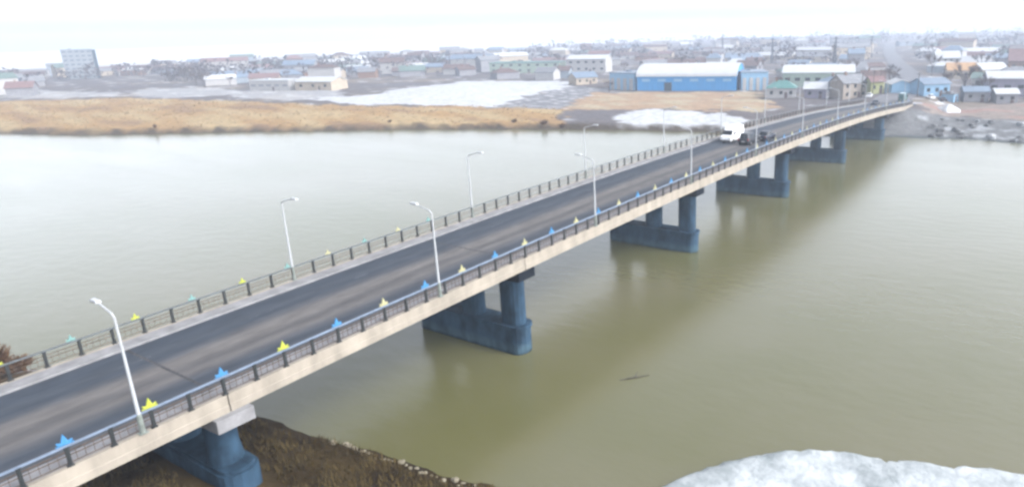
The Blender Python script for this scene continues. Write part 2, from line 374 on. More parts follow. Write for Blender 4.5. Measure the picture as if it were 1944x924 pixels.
w = MB(); w.add([(-300,-900,0),(3200,-900,0),(3200,3200,0),(-300,3200,0)], [(0,1,2,3)])
river = w.build('river_water', M['water']); river['kind'] = 'structure'

# roads on land at both bridge ends
def road_strip(pts, width, zf, name):
    vs = []; fs = []; acc = 0
    P_ = [Vector(p) for p in pts]; dense = []
    for a, b in zip(P_[:-1], P_[1:]):
        n = max(1, int((b-a).length/6)); dense += [a + (b-a)*k/n for k in range(n)]
    dense.append(P_[-1]); s = 0
    for i, p in enumerate(dense):
        if i: s += (p-dense[i-1]).length
        d = (dense[min(i+1, len(dense)-1)] - dense[max(i-1, 0)]).normalized(); nrm = Vector((-d.y, d.x))
        z = zf(s)
        a, b = p + nrm*width/2, p - nrm*width/2
        vs += [(a.x,a.y,z),(b.x,b.y,z)]
    fs = [(2*i,2*i+1,2*i+3,2*i+2) for i in range(len(dense)-1)]
    m = MB(); m.add(vs, fs); o = m.build(name, M['asphaltfar']); o['kind'] = 'structure'; return o
road_strip([(226.2,47.5)] + ROADLINE[1:], 11.3, lambda s: float(road_z(np.array(s+4.2))) + .12, 'road')
road_strip([(-300,47.5),(-12.2,47.5)], 11.3, lambda s: prof(-12) - .16, 'road')

# ------------------------------------------------------------------ the bridge
X_A, X_B = -12.0, 226.0
PIERS = [18.6, 46.3, 82.3, 118.7, 155.1, 191.5]
bridge = tag(empty('road_bridge', (106, 47.5, 0)), 'long cream edged road bridge on blue grey piers crossing the wide river', 'bridge')
def xs_range(a, b, st=2.0):
    n = max(1, int(round((b-a)/st))); return [a + (b-a)*k/n for k in range(n+1)]
A, B = YN, YF
sec = [(A-.15,-1.12),(A-.15,-.66),(A-.11,-.63),(A-.11,.02),(A+.2,.02),(A+.2,-.25),(B-.2,-.25),(B-.2,.02),(B+.11,.02),(B+.11,-.63),(B+.15,-.66),(B+.15,-1.12),
       (B-1.2,-1.12),(B-1.5,-.80),(A+1.5,-.80),(A+1.2,-1.12)]
cuts = [X_A] + PIERS + [X_B]
for a, b in zip(cuts[:-1], cuts[1:]):
    m = MB(); m.sweep(sec, xs_range(a+.04, b-.04)); m.build('deck_span', M['fascia'], bridge)
xs = xs_range(X_A, X_B)
m = MB(); m.sweep([(A+1.5,-.24),(A+1.5,-.16),(B-1.5,-.16),(B-1.5,-.24)], xs); m.build('carriageway', M['asphalt'], bridge)
m = MB(); m.sweep([(A+.203,-.24),(A+.203,0),(A+1.5-.003,0),(A+1.5-.003,-.24)], xs); m.build('sidewalk', M['walk'], bridge)
m = MB(); m.sweep([(B-1.5+.003,-.24),(B-1.5+.003,0),(B-.203,0),(B-.203,-.24)], xs); m.build('sidewalk', M['walk'], bridge)
x = X_A + 2
while x < X_B - 4:
    m = MB(); xx = [x, x+1.0, x+2.0]
    m.add([(q, A+10.1+e, prof(q)-.155) for q in xx for e in (0,.11)], [(0,1,3,2),(2,3,5,4)]); m.build('lane_marking', M['mark'], bridge); x += 9.0
for px in PIERS:
    m = MB(); xx = [px-.10, px, px+.10]
    m.add([(q, y_, prof(q)-.152) for q in xx for y_ in (A+1.52, B-1.52)], [(0,1,3,2),(2,3,5,4)]); m.build('expansion_joint', M['joint'], bridge)

def rounded(cx_, cy0, cy1, hw, n=7):
    pts = []
    for k in range(n+1):
        a = PI + PI*k/n; pts.append((cx_ + hw*math.cos(a), cy0 + hw*.75 + hw*.75*math.sin(a)))
    for k in range(n+1):
        a = PI*k/n; pts.append((cx_ + hw*math.cos(a), cy1 - hw*.75 + hw*.75*math.sin(a)))
    return pts
for i, px in enumerate(PIERS):
    zt = prof(px) - 1.125
    m = MB()
    if i == 0:
        top = 3.7; m.prism(rounded(px, A-.5, B+.5, 1.25), -1, top); m.prism(rounded(px, A-.3, B+.3, 1.08), top+.002, top+.25); top += .25
    else:
        top = 2.85; m.prism(rounded(px, A+.1, B-.2, 1.15), -3, top-.35); m.prism(rounded(px, A-.05, B-.05, 1.25), top-.348, top)
    pier = m.build('pier', M['pier'], bridge)
    for cy in (A+1.7, A+6.9, A+12.1):
        c = MB()
        if i == 0:
            prof_c = [(top+.003,1.06),(top+.5,1.0),(top+1.1,.93),(zt-.95,.90)]
            for (z0, r0), (z1, r1) in zip(prof_c[:-1], prof_c[1:]): c.tube((px,cy,z0),(px,cy,z1), r0, r1, 20, cap=False)
            c.build('column', M['pier'], pier, smooth=True)
        else:
            c.prism(rounded(px, cy-1.2, cy+1.2, .9, 6), top+.003, zt-.903); c.build('column', M['pier'], pier)
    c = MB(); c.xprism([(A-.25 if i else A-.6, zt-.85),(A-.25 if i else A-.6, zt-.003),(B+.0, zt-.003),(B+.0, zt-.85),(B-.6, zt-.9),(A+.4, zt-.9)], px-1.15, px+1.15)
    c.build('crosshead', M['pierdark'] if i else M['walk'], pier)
m = MB(); m.box((X_B+1.4, 47.5, (prof(X_B)-1.2)/2 + .5), (2.6, 14.9, prof(X_B)-1.2+1)); m.build('abutment', M['pier'], bridge)
m = MB(); m.box((X_A-1.4, 47.5, (prof(X_A)-.3)/2), (2.6, 14.5, prof(X_A)-.3)); m.build('abutment', M['pier'], bridge)

# ------------------------------------------------------------------ railings
post_mb = MB(); post_mb.box((0,0,.52), (.17,.15,1.04)); post_mb.box((0,0,1.075), (.24,.20,.07)); post_mb.box((0,0,.04), (.30,.22,.08))
def ornament(parent, x, y, z, m, name='ornament'):
    o = MB()
    # stylised flower plaque: a pointed centre petal, two curled side petals and a low crossbar, 6 cm thick
    def plate(pts, t=.05):
        n = len(pts); o.add([(a, -t/2, b) for a, b in pts] + [(a, t/2, b) for a, b in pts],
            [(k,(k+1)%n,n+(k+1)%n,n+k) for k in range(n)] + [tuple(range(n)), tuple(reversed(range(n,2*n)))])
    plate([(-.20,0),(-.30,.25),(-.20,.60),(0,1.10),(.20,.60),(.30,.25),(.20,0)], .09)
    for s in (-1, 1):
        plate([(s*.15,.02),(s*.40,.02),(s*.62,.10),(s*.74,.26),(s*.62,.36),(s*.52,.27),(s*.38,.25),(s*.25,.28)], .07)
    plate([(-.80,-.12),(-.80,.0),(.80,.0),(.80,-.12)], .06)
    sc_ = .50 if parent.location.y < 47 else .36; ob = o.build(name, m); ob.scale = (sc_, 1, sc_); ob.location = wm(parent).inverted() @ Vector((x, y, z)); ob.parent = parent
    return ob
def railing(y, label, topmat, orn_x0):
    root = tag(empty('bridge_railing', (106, y, prof(106))), label, 'railing', 'railings along the bridge')
    m = MB(); m.sweep([(y-.075,1.112),(y-.075,1.20),(y+.075,1.20),(y+.075,1.112)], xs_range(X_A+.2, X_B-.2)); m.build('top_rail', topmat, root)
    m = MB()
    for h in (.22, .62, .86): m.sweep([(y-.02,h-.02),(y-.02,h+.02),(y+.02,h+.02),(y+.02,h-.02)], xs_range(X_A+.2, X_B-.2))
    x = X_A + .5
    while x < X_B - .4:
        z = prof(x); m.box((x, y, z+.54), (.022,.022,.62)); x += .4
    m.build('lattice', M['lattice'], root)
    base = wm(root).inverted(); proto = None; rest = MB(); k = 0
    x = LAMP_X0 + .6
    while x > X_A + 2: x -= 2
    n = 0
    while x < X_B - .3:
        if proto is None:
            o = proto = post_mb.build('post', M['post']); o.parent = root; o.location = base @ Vector((x, y, prof(x)+.021))
        elif n < 100:
            o = proto.copy(); COL.objects.link(o); o.parent = root; o.location = base @ Vector((x, y, prof(x)+.021))
        else:
            rest.box((x,y,prof(x)+.55), (.17,.15,1.06)); rest.box((x,y,prof(x)+1.095), (.24,.20,.07))
        n += 1; x += 2
    if rest.v:
        ro = rest.build('post_row', M['post'], root); ro['kind'] = 'stuff'
    x = orn_x0 - 40; k = 0; protos = {}
    while x < X_B - 6:
        if x > X_A + 2 and (y < 47 or x < 50):
            blue = k % 2 == 1
            key = 'blue' if blue else ('yellow' if x < 24 else 'cream')
            if y > 47: key = 'teal' if blue else ('cream' if x > 30 else 'yellow')
            if key not in protos: protos[key] = o = ornament(root, x, y, prof(x)+1.30, M[key])
            else:
                o = protos[key].copy(); COL.objects.link(o); o.parent = root; o.location = base @ Vector((x, y, prof(x)+1.30))
            o['label'] = {'blue':'sky blue flower plaque on the rail','teal':'teal flower plaque on the rail','yellow':'lemon yellow flower plaque on the rail','cream':'faded pale yellow flower plaque on the rail'}[key]
        k += 1; x += 4
    return root
railing(A, 'near railing with pale blue top rail and bright plaques, above the cream fascia', M['railnear'], 14.55)
railing(B, 'far railing with top rail coloured dark as if backlit, beyond the carriageway against the open water', M['railfar'], 20.15)

# ------------------------------------------------------------------ street lamps
def make_lamp():
    r = empty('street_lamp', (0,0,0))
    m = MB(); m.tube((0,0,1.15),(0,0,6.8), .10,.055, 12); local(m, 'pole', M['lampwhite'], r, smooth=False)
    m = MB(); m.tube((0,0,.03),(0,0,1.15), .15,.14, 12); m.box((0,0,.015),(.46,.46,.03)); local(m, 'pole_base', M['steel'], r)
    m = MB(); m.tube((0,0,6.78),(0,.22,6.98), .055,.055, 8); m.tube((0,.22,6.98),(0,1.55,7.3), .055,.045, 8); local(m, 'arm', M['lampwhite'], r)
    m = MB(); m.box((0,1.9,7.38),(.30,.85,.13), taper=.75); h = local(m, 'lamp_head', M['lampwhite'], r, bevel=.03)
    m = MB(); m.box((0,1.92,7.30),(.24,.58,.03)); local(m, 'lens', M['lampglass'], h)
    return r
lamp = make_lamp()
ords = ['first','second','third','fourth','fifth','sixth','seventh','eighth','ninth','tenth']
first = True
def put_lamp(x, y, rz, label, grp):
    global first
    o = lamp if first else copy_tree(lamp); first = False
    o.location = (x, y, prof(x)+.022); o.rotation_euler = (0,0,rz); tag(o, label, 'street lamp', grp)
near_l = ['tall white street lamp next to the brightest yellow plaque, largest of all the lamps',
 'white street lamp on the near railing, standing before the second pier',
 'white street lamp on the near railing above the water gap between second and third pier',
 'white street lamp on the near railing above the third pier, short of the cars',
 'white street lamp on the near railing standing before the black car']
for i in range(10):
    put_lamp(LAMP_X0 + LAMP_D*i, A - .02, 0, near_l[i] if i < 5 else f'{ords[i-5]} white street lamp past the black cars, on the near railing', 'street lamps along the near railing')
for i in range(9):
    x = 32.6 + LAMP_D*i
    put_lamp(x, B + .02, PI, 'pale street lamp on the far railing, closest of that row, seen against grey water' if i == 0 else f'{ords[i]} pale street lamp of the far railing, counted towards the town', 'street lamps along the far railing')

# ------------------------------------------------------------------ vehicles (built heading +x, centred on the ground point)
def wheels(root, L, Wd, r, xo):
    for sx in (-1, 1):
        for sy in (-1, 1):
            m = MB(); cx_, cy = sx*xo, sy*(Wd/2-.11); m.tube((cx_,cy-.11,r),(cx_,cy+.11,r), r, r, 18); t = local(m, 'wheel', M['tyre'], root)
            m = MB(); m.tube((cx_,cy+sy*.105,r),(cx_,cy+sy*.125,r), r*.6, r*.55, 14); local(m, 'rim', M['rim'], t)
def loft(secs):          # list of (z, x0, x1, halfwidth): closed stack of rounded rectangles
    m = MB(); n = 12; vs = []
    for z, x0, x1, hw in secs:
        c = min(.28, hw*.4); ring = []
        for (cx_, cy, a0) in ((x1-c, hw-c, 0),(x0+c, hw-c, 90),(x0+c, -hw+c, 180),(x1-c, -hw+c, 270)):
            for k in range(3):
                a = R(a0 + 45*k); ring.append((cx_+c*math.cos(a), cy+c*math.sin(a), z))
        vs += ring
    fs = []
    for i in range(len(secs)-1):
        for k in range(n): fs.append((i*n+k, i*n+(k+1)%n, (i+1)*n+(k+1)%n, (i+1)*n+k))
    fs += [tuple(reversed(range(n))), tuple(range((len(secs)-1)*n, len(secs)*n))]
    m.add(vs, fs); return m
def lights(root, L, Wd, z, back):
    for sy in (-1, 1):
        m = MB(); m.box((L/2-.02, sy*(Wd/2-.28), z), (.10,.36,.16)); local(m, 'headlight', M['lens'], root)
        m = MB(); m.box((-L/2+.02, sy*(Wd/2-.16), z+.1), (.08,.14,.18 if not back else .36)); local(m, 'tail_light', M['redlens'], root)
    m = MB(); m.box((-L/2-.005, 0, z-.22), (.03,.52,.12)); local(m, 'number_plate', M['plate'], root)
def car(name, loc, rz, paint, label, cat, suv=False, grp=None):
    r = tag(empty(name, loc, rz), label, cat, grp)
    L, W, H = (4.75,1.9,1.78) if suv else (4.6,1.8,1.48)
    belt = 1.02 if suv else .88
    local(loft([(.24,-L/2+.08,L/2-.1,W/2-.08),(.42,-L/2,L/2,W/2-.01),(.72,-L/2,L/2-.02,W/2),(belt,-L/2+.05,L/2-.30,W/2-.06),(belt+.03,-L/2+.12,L/2-.55,W/2-.12)]), 'body', paint, r, smooth=False, bevel=.03)
    cb = (-L/2+.15, L*.17) if suv else (-L/2+.75, L*.16)
    local(loft([(belt+.031,cb[0],cb[1]+.35,W/2-.14),(H-.10,cb[0]+(.18 if suv else .5),cb[1]-.42,W/2-.27)]), 'windows', M['glass'], r)
    local(loft([(H-.098,cb[0]+(.14 if suv else .45),cb[1]-.38,W/2-.25),(H,cb[0]+(.25 if suv else .6),cb[1]-.55,W/2-.36)]), 'roof', paint, r, bevel=.03)
    for sx in ((-.1, cb[1]+.1) if not suv else (cb[0]+1.0, cb[1]-.1)):
        for sy in (-1, 1):
            m = MB(); m.tube((sx-.2, sy*(W/2-.15), belt+.04),(sx-.45, sy*(W/2-.275), H-.1), .045, .04, 6); local(m, 'pillar', paint, r)
    for sy in (-1, 1):
        m = MB(); m.box((cb[1]+.05, sy*(W/2+.03), belt+.12), (.12,.20,.14)); local(m, 'wing_mirror', paint, r)
    lights(r, L, W, .72 if not suv else .85, suv); wheels(r, L, W, .34 if suv else .31, L*.30)
    return r
def van(name, loc, rz, paint, label, L=6.0, W=2.1, H=2.65):
    r = tag(empty(name, loc, rz), label, 'van', 'vehicles on the bridge')
    local(loft([(.30,-L/2+.05,L/2-.1,W/2-.06),(.55,-L/2,L/2,W/2),(1.15,-L/2,L/2-.06,W/2),(1.30,-L/2,L/2-.75,W/2-.01),(2.1,-L/2+.03,L/2-1.45,W/2-.06),(H-.1,-L/2+.08,L/2-1.75,W/2-.13),(H,-L/2+.25,L/2-2.0,W/2-.3)]), 'body', paint, r, bevel=.03)
    m = MB(); m.add([(L/2-.80,-W/2+.16,1.36),(L/2-.80,W/2-.16,1.36),(L/2-1.41,W/2-.2,2.05),(L/2-1.41,-W/2+.2,2.05),(L/2-.77,-W/2+.16,1.38),(L/2-.77,W/2-.16,1.38),(L/2-1.37,W/2-.2,2.08),(L/2-1.37,-W/2+.2,2.08)],
        [(0,1,2,3),(7,6,5,4),(0,4,5,1),(1,5,6,2),(2,6,7,3),(3,7,4,0)]); local(m, 'windscreen', M['glass'], r)
    for sy in (-1, 1):
        m = MB(); m.box((L/2-1.75, sy*(W/2-.025), 1.66), (.85,.03,.52)); local(m, 'side_window', M['glass'], r)
        m = MB(); m.box((L/2-1.0, sy*(W/2+.10), 1.5), (.10,.20,.30)); local(m, 'wing_mirror', M['post'], r)
    m = MB(); m.box((L/2-.02,0,.50), (.12,W-.3,.2)); local(m, 'bumper', M['post'], r)
    lights(r, L, W, .88, True); wheels(r, L, W, .36, L*.31)
    return r
def onroad(x, off): return (x, A+off, prof(x)-.157)
VG = 'vehicles on the bridge'
van('delivery_van', onroad(115.9, 10.0), PI, M['carwhite'], 'white high roofed van coming along the bridge beside the black car')
car('estate_car', onroad(114.2, 6.1), 0, M['carblack'], 'black tall estate car driving away next to the white van', 'car', True, VG).scale = (1.15,1.12,1.15)
car('saloon_car', onroad(119.9, 5.2), 0, M['carnavy'], 'dark navy low saloon just ahead of the black estate car', 'car', False, VG).scale = (1.15,1.1,1.1)
car('saloon_car', onroad(219, 9.3), PI, M['carnavy'], 'small dark car coming onto the far end of the bridge', 'car', False, VG)
van('delivery_van', (234, A+4.6, float(road_z(np.array(12.0)))+.125), 0, M['carteal'], 'teal van driving off the far end of the bridge', 5.2, 2.0, 2.5)

# ------------------------------------------------------------------ river edge, ice, stones, driftwood
ICE = [(34.9,19.4),(37.2,18.4),(39.5,16.9),(41.6,15.2),(43.1,13.6),(44.2,11.6),(44.9,9.8),(45.3,8.3),(44.9,7.5),(45.8,6.6),(46.6,5.0),(46.7,3.4),(47.6,2.0),(48.2,-.7),(47.5,-6),(43,-13),(34,-15),(27,-8),(25,3),(27,13),(31,18.5)]
def ice_floe():
    pts = []
    n = len(ICE)
    for i in range(n):
        a, b = Vector(ICE[i]), Vector(ICE[(i+1) % n])
        for k in range(4):
            p = a + (b-a)*k/4; pts.append(p + Vector((random.uniform(-.12,.12), random.uniform(-.12,.12))))
    c = Vector((37, 3)); rings = [(1.015,-.05,1),(1.012,.05,1),(.998,.10,1),(.99,.26,1),(.98,.34,1),(.95,.38,1),(.86,.36,1),(.7,.34,1),(.5,.36,1),(.3,.33,1)]
    m = MB(); N_ = len(pts); vs = []
    for s, z, _ in rings:
        for p in pts:
            q = c + (p-c)*s; zz = z + (0 if z < .12 else .06*math.sin(q.x*1.1+q.y*.7) + .05*math.sin(q.x*2.3-q.y*1.9) + random.uniform(-.02,.03)); vs.append((q.x,q.y,zz))
    fs = [(r*N_+k, r*N_+(k+1)%N_, (r+1)*N_+(k+1)%N_, (r+1)*N_+k) for r in range(len(rings)-1) for k in range(N_)] + [tuple(range((len(rings)-1)*N_, len(rings)*N_))]
    m.add(vs, fs)
    mt = mat('wet snow over ice', (.66,.70,.72), .6, .03, .38, col2=(.25,.29,.30), bump=.10, bscale=2.2, detail=10)
    o = m.build('ice_floe', mt, smooth=True); return tag(o, 'large white snow covered ice sheet with grey slush patches, beside the near shore', 'ice floe')
ice_floe()

def rock_mesh(r, seed, flat=.6):
    bm = bmesh.new(); bmesh.ops.create_icosphere(bm, subdivisions=2, radius=r); rr = random.Random(seed)
    ph = [rr.uniform(0,6) for _ in range(6)]
    for v in bm.verts:
        d = v.co.normalized(); k = 1 + .18*math.sin(3*d.x+ph[0]) + .16*math.sin(4*d.y+ph[1]) + .12*math.sin(5*d.z+ph[2]) + rr.uniform(-.05,.05)
        v.co = Vector((d.x*r*k*(1+.25*math.sin(ph[3])), d.y*r*k, d.z*r*k*flat))
    me = bpy.data.meshes.new('stone'); bm.to_mesh(me); bm.free(); return me
def rock(name, x, y, r, m, label, cat, grp, seed):
    me = rock_mesh(r, seed); me.materials.append(m); o = bpy.data.objects.new(name, me); COL.objects.link(o)
    o.location = (x, y, max(0, hgt(x,y)) + r*.22); o.rotation_euler = (0,0,seed*1.7); tag(o, label, cat, grp); return o
rs = random.Random(4); k = 0
for t_ in range(34):
    y = 43.6 - 13.4*t_/33 + rs.uniform(-.35,.35)
    if 38.6 < y < 39.3: continue
    big = 40 < y < 42 or rs.random() < .15
    rock('shore_ice', float(xn(np.array(y))) - rs.uniform(.35, .95), y, rs.uniform(.2,.34) if big else rs.uniform(.08,.2), M['stone'], 'pale lump of rotten ice on the brown near shore', 'ice lump', 'pale ice lumps along the near shore', k); k += 1
for k in range(60):
    y = random.uniform(-30, 34); d = random.uniform(1, 17); x = float(xf(np.array(y))) + d; p = random.random() < .22; r = random.uniform(.5, 1.3)
    rock('boulder', x, y, r, M['rubblepale'] if p else M['rubble'], 'frost whitened boulder on the riprap bank by the bridge end' if p else 'grey boulder on the riprap bank by the bridge end', 'boulder', 'boulders on the riprap bank', 100+k)

m = MB(); m.tube((46.0,30.0,-.02),(47.0,29.0,.05), .07,.07, 8); m.tube((47.0,29.0,.05),(48.1,28.2,.02), .07,.03, 8); m.tube((47.0,29.0,.10),(47.6,29.1,.38), .05,.02, 6); m.tube((46.5,29.5,.07),(46.4,29.0,.30), .04,.015, 6)
tag(m.build('driftwood', M['wood']), 'dark forked branch drifting alone on the olive water', 'driftwood')

# dry grass on the near bank
def tufts(n, box, hmin, hmax, m_, name, ok, wid=.035, blades=4):
    mb = MB(); r = random.Random(5); made = 0; tries = 0
    xsr = np.array([r.uniform(box[0], box[1]) for _ in range(n)]); ysr = np.array([r.uniform(box[2], box[3]) for _ in range(n)]); zz = height(xsr, ysr)
    for x, y, z in zip(xsr, ysr, zz):
        if not ok(x, y, z): continue
        for _ in range(blades):
            a = r.uniform(0, 2*PI); h = r.uniform(hmin, hmax); lean = r.uniform(.1,.9)*h; w_ = wid*r.uniform(.6,1.5); bx, by = x+r.uniform(-.25,.25), y+r.uniform(-.25,.25)
            ca, sa = math.cos(a), math.sin(a)
            mb.add([(bx-sa*w_,by+ca*w_,z-.05),(bx+sa*w_,by-ca*w_,z-.05),(bx+ca*lean,by+sa*lean,z+h)], [(0,1,2)])
    o = mb.build(name, m_); o['kind'] = 'stuff'; return o
tufts(9000, (4, 30, 24, 60), .15, .55, M['drygrass'], 'dry_grass', lambda x, y, z: z > .35 and abs(x-18.6) > 1.9 or (z > .35 and y < A-2))
tufts(5000, (60, 215, 100, 420), .2, .6, M['reed'], 'dry_reeds', lambda x, y, z: z > .9 and bool(inside(np.array([x]), np.array([y]), ZONES['tan'])[0]), wid=.12, blades=3)

# ------------------------------------------------------------------ trees
def bare_tree_meshes(seed, H, spread, twig_n, tw=.05):
    r = random.Random(seed); tr = MB(); cr = MB()
    tr.tube((0,0,-.3),(0,0,H*.35), H*.026, H*.018, 7)
    tips = []
    def grow(p, d, l, rad, lev):
        q = p + d*l; tr.tube(p, q, rad, rad*.6, 5, cap=False)
        if lev == 0: tips.append((q, d)); return
        for _ in range(r.choice((2,3))):
            nd = (d + Vector((r.uniform(-1,1), r.uniform(-1,1), r.uniform(-.2,.7)))*spread).normalized(); grow(q, nd, l*r.uniform(.6,.8), rad*.6, lev-1)
    for k in range(4):
        a = k*PI/2 + r.uniform(-.5,.5); grow(Vector((0,0,H*r.uniform(.25,.36))), Vector((math.cos(a)*.6, math.sin(a)*.6, .9)).normalized(), H*.22, H*.013, 2)
    for _ in range(twig_n):
        p, d = r.choice(tips); p = p - d*r.uniform(0, H*.14)
        nd = (d + Vector((r.gauss(0,.8), r.gauss(0,.8), r.gauss(.25,.6)))).normalized(); l = H*r.uniform(.08,.2); q = p + nd*l
        s = nd.cross(Vector((r.uniform(-1,1), r.uniform(-1,1), r.uniform(-1,1)))).normalized()*tw
        t = nd.cross(s).normalized()*tw
        cr.add([p+s, p-s*.5+t*.8, p-s*.5-t*.8, q], [(0,1,3),(1,2,3),(2,0,3)])
    return tr, cr
def tree_proto(name, seed, H, spread, n, tw, m1, m2):
    r = empty(name, (0,0,0)); tr, cr = bare_tree_meshes(seed, H, spread, n, tw); local(tr, 'trunk', m1, r); local(cr, 'crown', m2, r); return r
protos = [tree_proto('bare_tree', 1, 9, .55, 260, .055, M['twiggrey'], M['twig']), tree_proto('bare_tree', 2, 7, .8, 240, .06, M['twiggrey'], M['twiggrey']), tree_proto('poplar_tree', 3, 12, .28, 260, .06, M['twiggrey'], M['twig'])]
tree_lab = ['bare brown round crowned tree among the hazy town houses', 'bare grey spreading tree among the hazy town houses', 'tall narrow bare poplar among the hazy town houses']

# ------------------------------------------------------------------ buildings
OCC = []           # ground already taken: (x, y, radius)
def frame(p0, p1, z=None):
    d = Vector((p1[0]-p0[0], p1[1]-p0[1])); L = d.length; ang = math.atan2(d.y, d.x)
    nrm = Vector((-d.y, d.x)); flip = nrm.dot(Vector(p0)) < 0
    # local +x runs along the front, local +y runs away from the river
    if flip: p0, p1 = p1, p0; ang += PI
    z = hgt(*[(a+b)/2 for a, b in zip(p0, p1)]) if z is None else z
    return p0, ang, L, z
def building(name, p0, p1, depth, eave, roof, rise, wall_m, roof_m, label, cat='building', win=None, z=None, over=.5, door=True, chimney=False, winm=None, group=None):
    p0, ang, L, z = frame(p0, p1, z)
    r = tag(empty(name, (p0[0], p0[1], z), ang), label, cat, group)
    OCC.append((p0[0]+math.cos(ang)*L/2-math.sin(ang)*depth/2, p0[1]+math.sin(ang)*L/2+math.cos(ang)*depth/2, math.hypot(L, depth)/2+2))
    m = MB(); m.box((L/2, depth/2, eave/2-.5), (L, depth, eave+1))
    if roof == 'gable': m.xprism([(.0,eave+.001),(depth,eave+.001),(depth/2,eave+rise)], .0, L)
    if roof == 'arch':
        arc = [(depth/2-depth/2*math.cos(PI*k/14), eave+.001+rise*math.sin(PI*k/14)) for k in range(15)]; m.xprism(arc, .0, L)
    local(m, 'wall', wall_m, r)
    m = MB()
    if roof == 'flat':
        m.box((L/2, depth/2, eave+.2), (L+over, depth+over, .38)); m.box((L*.3, depth*.5, eave+.7), (2.2, 1.8, .6))
    elif roof == 'gable':
        t = .22; o = over; k = rise/(depth/2)
        m.xprism([(-o,eave-o*k+.02),(depth/2,eave+rise+.02),(depth+o,eave-o*k+.02),(depth+o,eave-o*k+.02+t),(depth/2,eave+rise+.02+t),(-o,eave-o*k+.02+t)], -o, L+o)
    elif roof == 'arch':
        t = .3; N_ = 14
        inn = [(depth/2-(depth/2+.02)*math.cos(PI*k/N_), eave+.02+(rise+.02)*math.sin(PI*k/N_)) for k in range(N_+1)]
        out = [(depth/2-(depth/2+over)*math.cos(PI*k/N_), eave+.02+(rise+t)*math.sin(PI*k/N_)) for k in range(N_+1)]
        poly = inn + out[::-1]; m.xprism(poly, -.4, L+.4)
    elif roof == 'hip':
        o = over; i_ = min(depth/2, L*.3); a = [(-o,-o,eave+.02),(L+o,-o,eave+.02),(L+o,depth+o,eave+.02),(-o,depth+o,eave+.02),(i_,depth/2,eave+rise),(L-i_,depth/2,eave+rise)]
        m.add(a, [(0,1,5,4),(1,2,5),(2,3,4,5),(3,0,4),(3,2,1,0)])
    ro = local(m, 'roof', roof_m, r)
    if chimney:
        m = MB(); m.box((L*.32, depth*.45, eave+rise+.3), (.7,.7,1.6)); local(m, 'chimney', M['w_brick'], ro)
    if win:
        cols, rows, ww, wh = win
        for j in range(rows):
            for i in range(cols):
                cx_ = L*(i+.5)/cols; cz = eave*(j+.55)/rows
                m = MB(); m.box((cx_, -.03, cz), (ww, .08, wh)); wo = local(m, 'window', winm or M['glass'], r)
                m = MB(); m.box((cx_, -.06, cz-wh/2-.06), (ww+.2, .16, .1)); local(m, 'sill', M['w_white'], wo)
    if door:
        m = MB(); m.box((L*.5+ (L/(win[0]) *.5 if win else 0), -.025, 1.05), (1.1,.09,2.1)); local(m, 'door', M['r_brown'], r)
    return r

hall = building('sports_hall', (273.8,165.3), (286.5,123.3), 30, 6.3, 'arch', 4.6, M['w_blue'], M['r_white'], 'big blue hall under a broad white arched roof, beyond the far bank', 'hall', door=False)
m = MB(); m.box((14, -.06, 1.9), (3.4,.14,3.8)); local(m, 'gate', M['w_towerdark'], hall)
for k in range(6):
    m = MB(); m.box((4+7.2*k, -.05, 4.7), (3.6,.12,1.0)); local(m, 'window', M['w_lblue'], hall)
for tag_lab, a, b, dep in (('light blue hall wing with white pilasters, on the far side from the bridge', (277.6,182.5),(274.5,167.2),16), ('light blue hall wing with white pilasters, on the side towards the bridge', (288.0,121.6),(293.4,111.6),18)):
    wg = building('hall_wing', a, b, dep, 7.4, 'flat', 0, M['w_lblue'], M['r_blue'], tag_lab, 'hall wing', door=False, group='wings of the blue hall')
    Lw = math.hypot(b[0]-a[0], b[1]-a[1])
    for k in range(4):
        m = MB(); m.box((Lw*(k+.5)/4, -.10, 2.7), (Lw*.13,.24,5.2)); local(m, 'pilaster', M['w_white'], wg)
tw_ = building('tower_block', (229.1,639.4), (246.9,632.6), 9, 21.5, 'flat', 0, M['w_tower'], M['w_tower'], 'lone pale tower block standing up from the hazy skyline', 'tower block', win=(5,7,2.2,.9), winm=M['w_towerdark'])
m = MB(); m.box((20.1, 4.2, 10.4), (2.2,9.0,21.9)); local(m, 'dark_end', M['w_towerdark'], tw_)  # slab along one end, darker than the rest of the tower
lw = building('low_building', (212.5,368), (220.3,345), 12, 5.2, 'flat', 0, M['w_white'], M['r_white'], 'long low white building beyond the tan grass', 'building', win=(5,1,3.2,1.1), winm=M['w_grey'])
building('low_building', (221.2,341), (227.2,319.3), 13, 4.4, 'gable', 1.9, M['w_cream'], M['r_white'], 'low cream shed joined on to the long white building', 'shed', win=(3,1,1.6,1.3))
building('school_building', (360.3,333.3), (378.6,288), 16, 6.6, 'flat', 0, M['w_green'], M['r_teal'], 'long pale green two storey building far behind the snow field', 'building', win=(8,2,1.8,1.2))
building('school_building', (380,283), (388,258), 16, 8.4, 'gable', 2.2, M['w_white'], M['r_white'], 'white block at the end of the pale green building', 'building', win=(5,2,1.8,1.2))
building('factory_building', (310.2,111.2), (318.5,82), 20, 6.2, 'gable', 2.8, M['w_green'], M['r_white'], 'long pale green works with a white ridge roof, above the bridge road', 'factory', win=(7,1,2.2,1.4))
building('town_house', (262.7,71.1), (271.2,64.8), 8, 5.6, 'gable', 2.6, M['w_beige'], M['r_grey'], 'beige two storey house with grey gable, closest to the bridge road', 'house', win=(3,2,1.0,1.2), chimney=True)
building('town_house', (257.7,98.4), (261.1,88.3), 9, 3.6, 'hip', 2.6, M['w_white'], M['r_teal'], 'white cottage under a dark green hipped roof', 'house', win=(3,1,1.1,1.2), chimney=True)
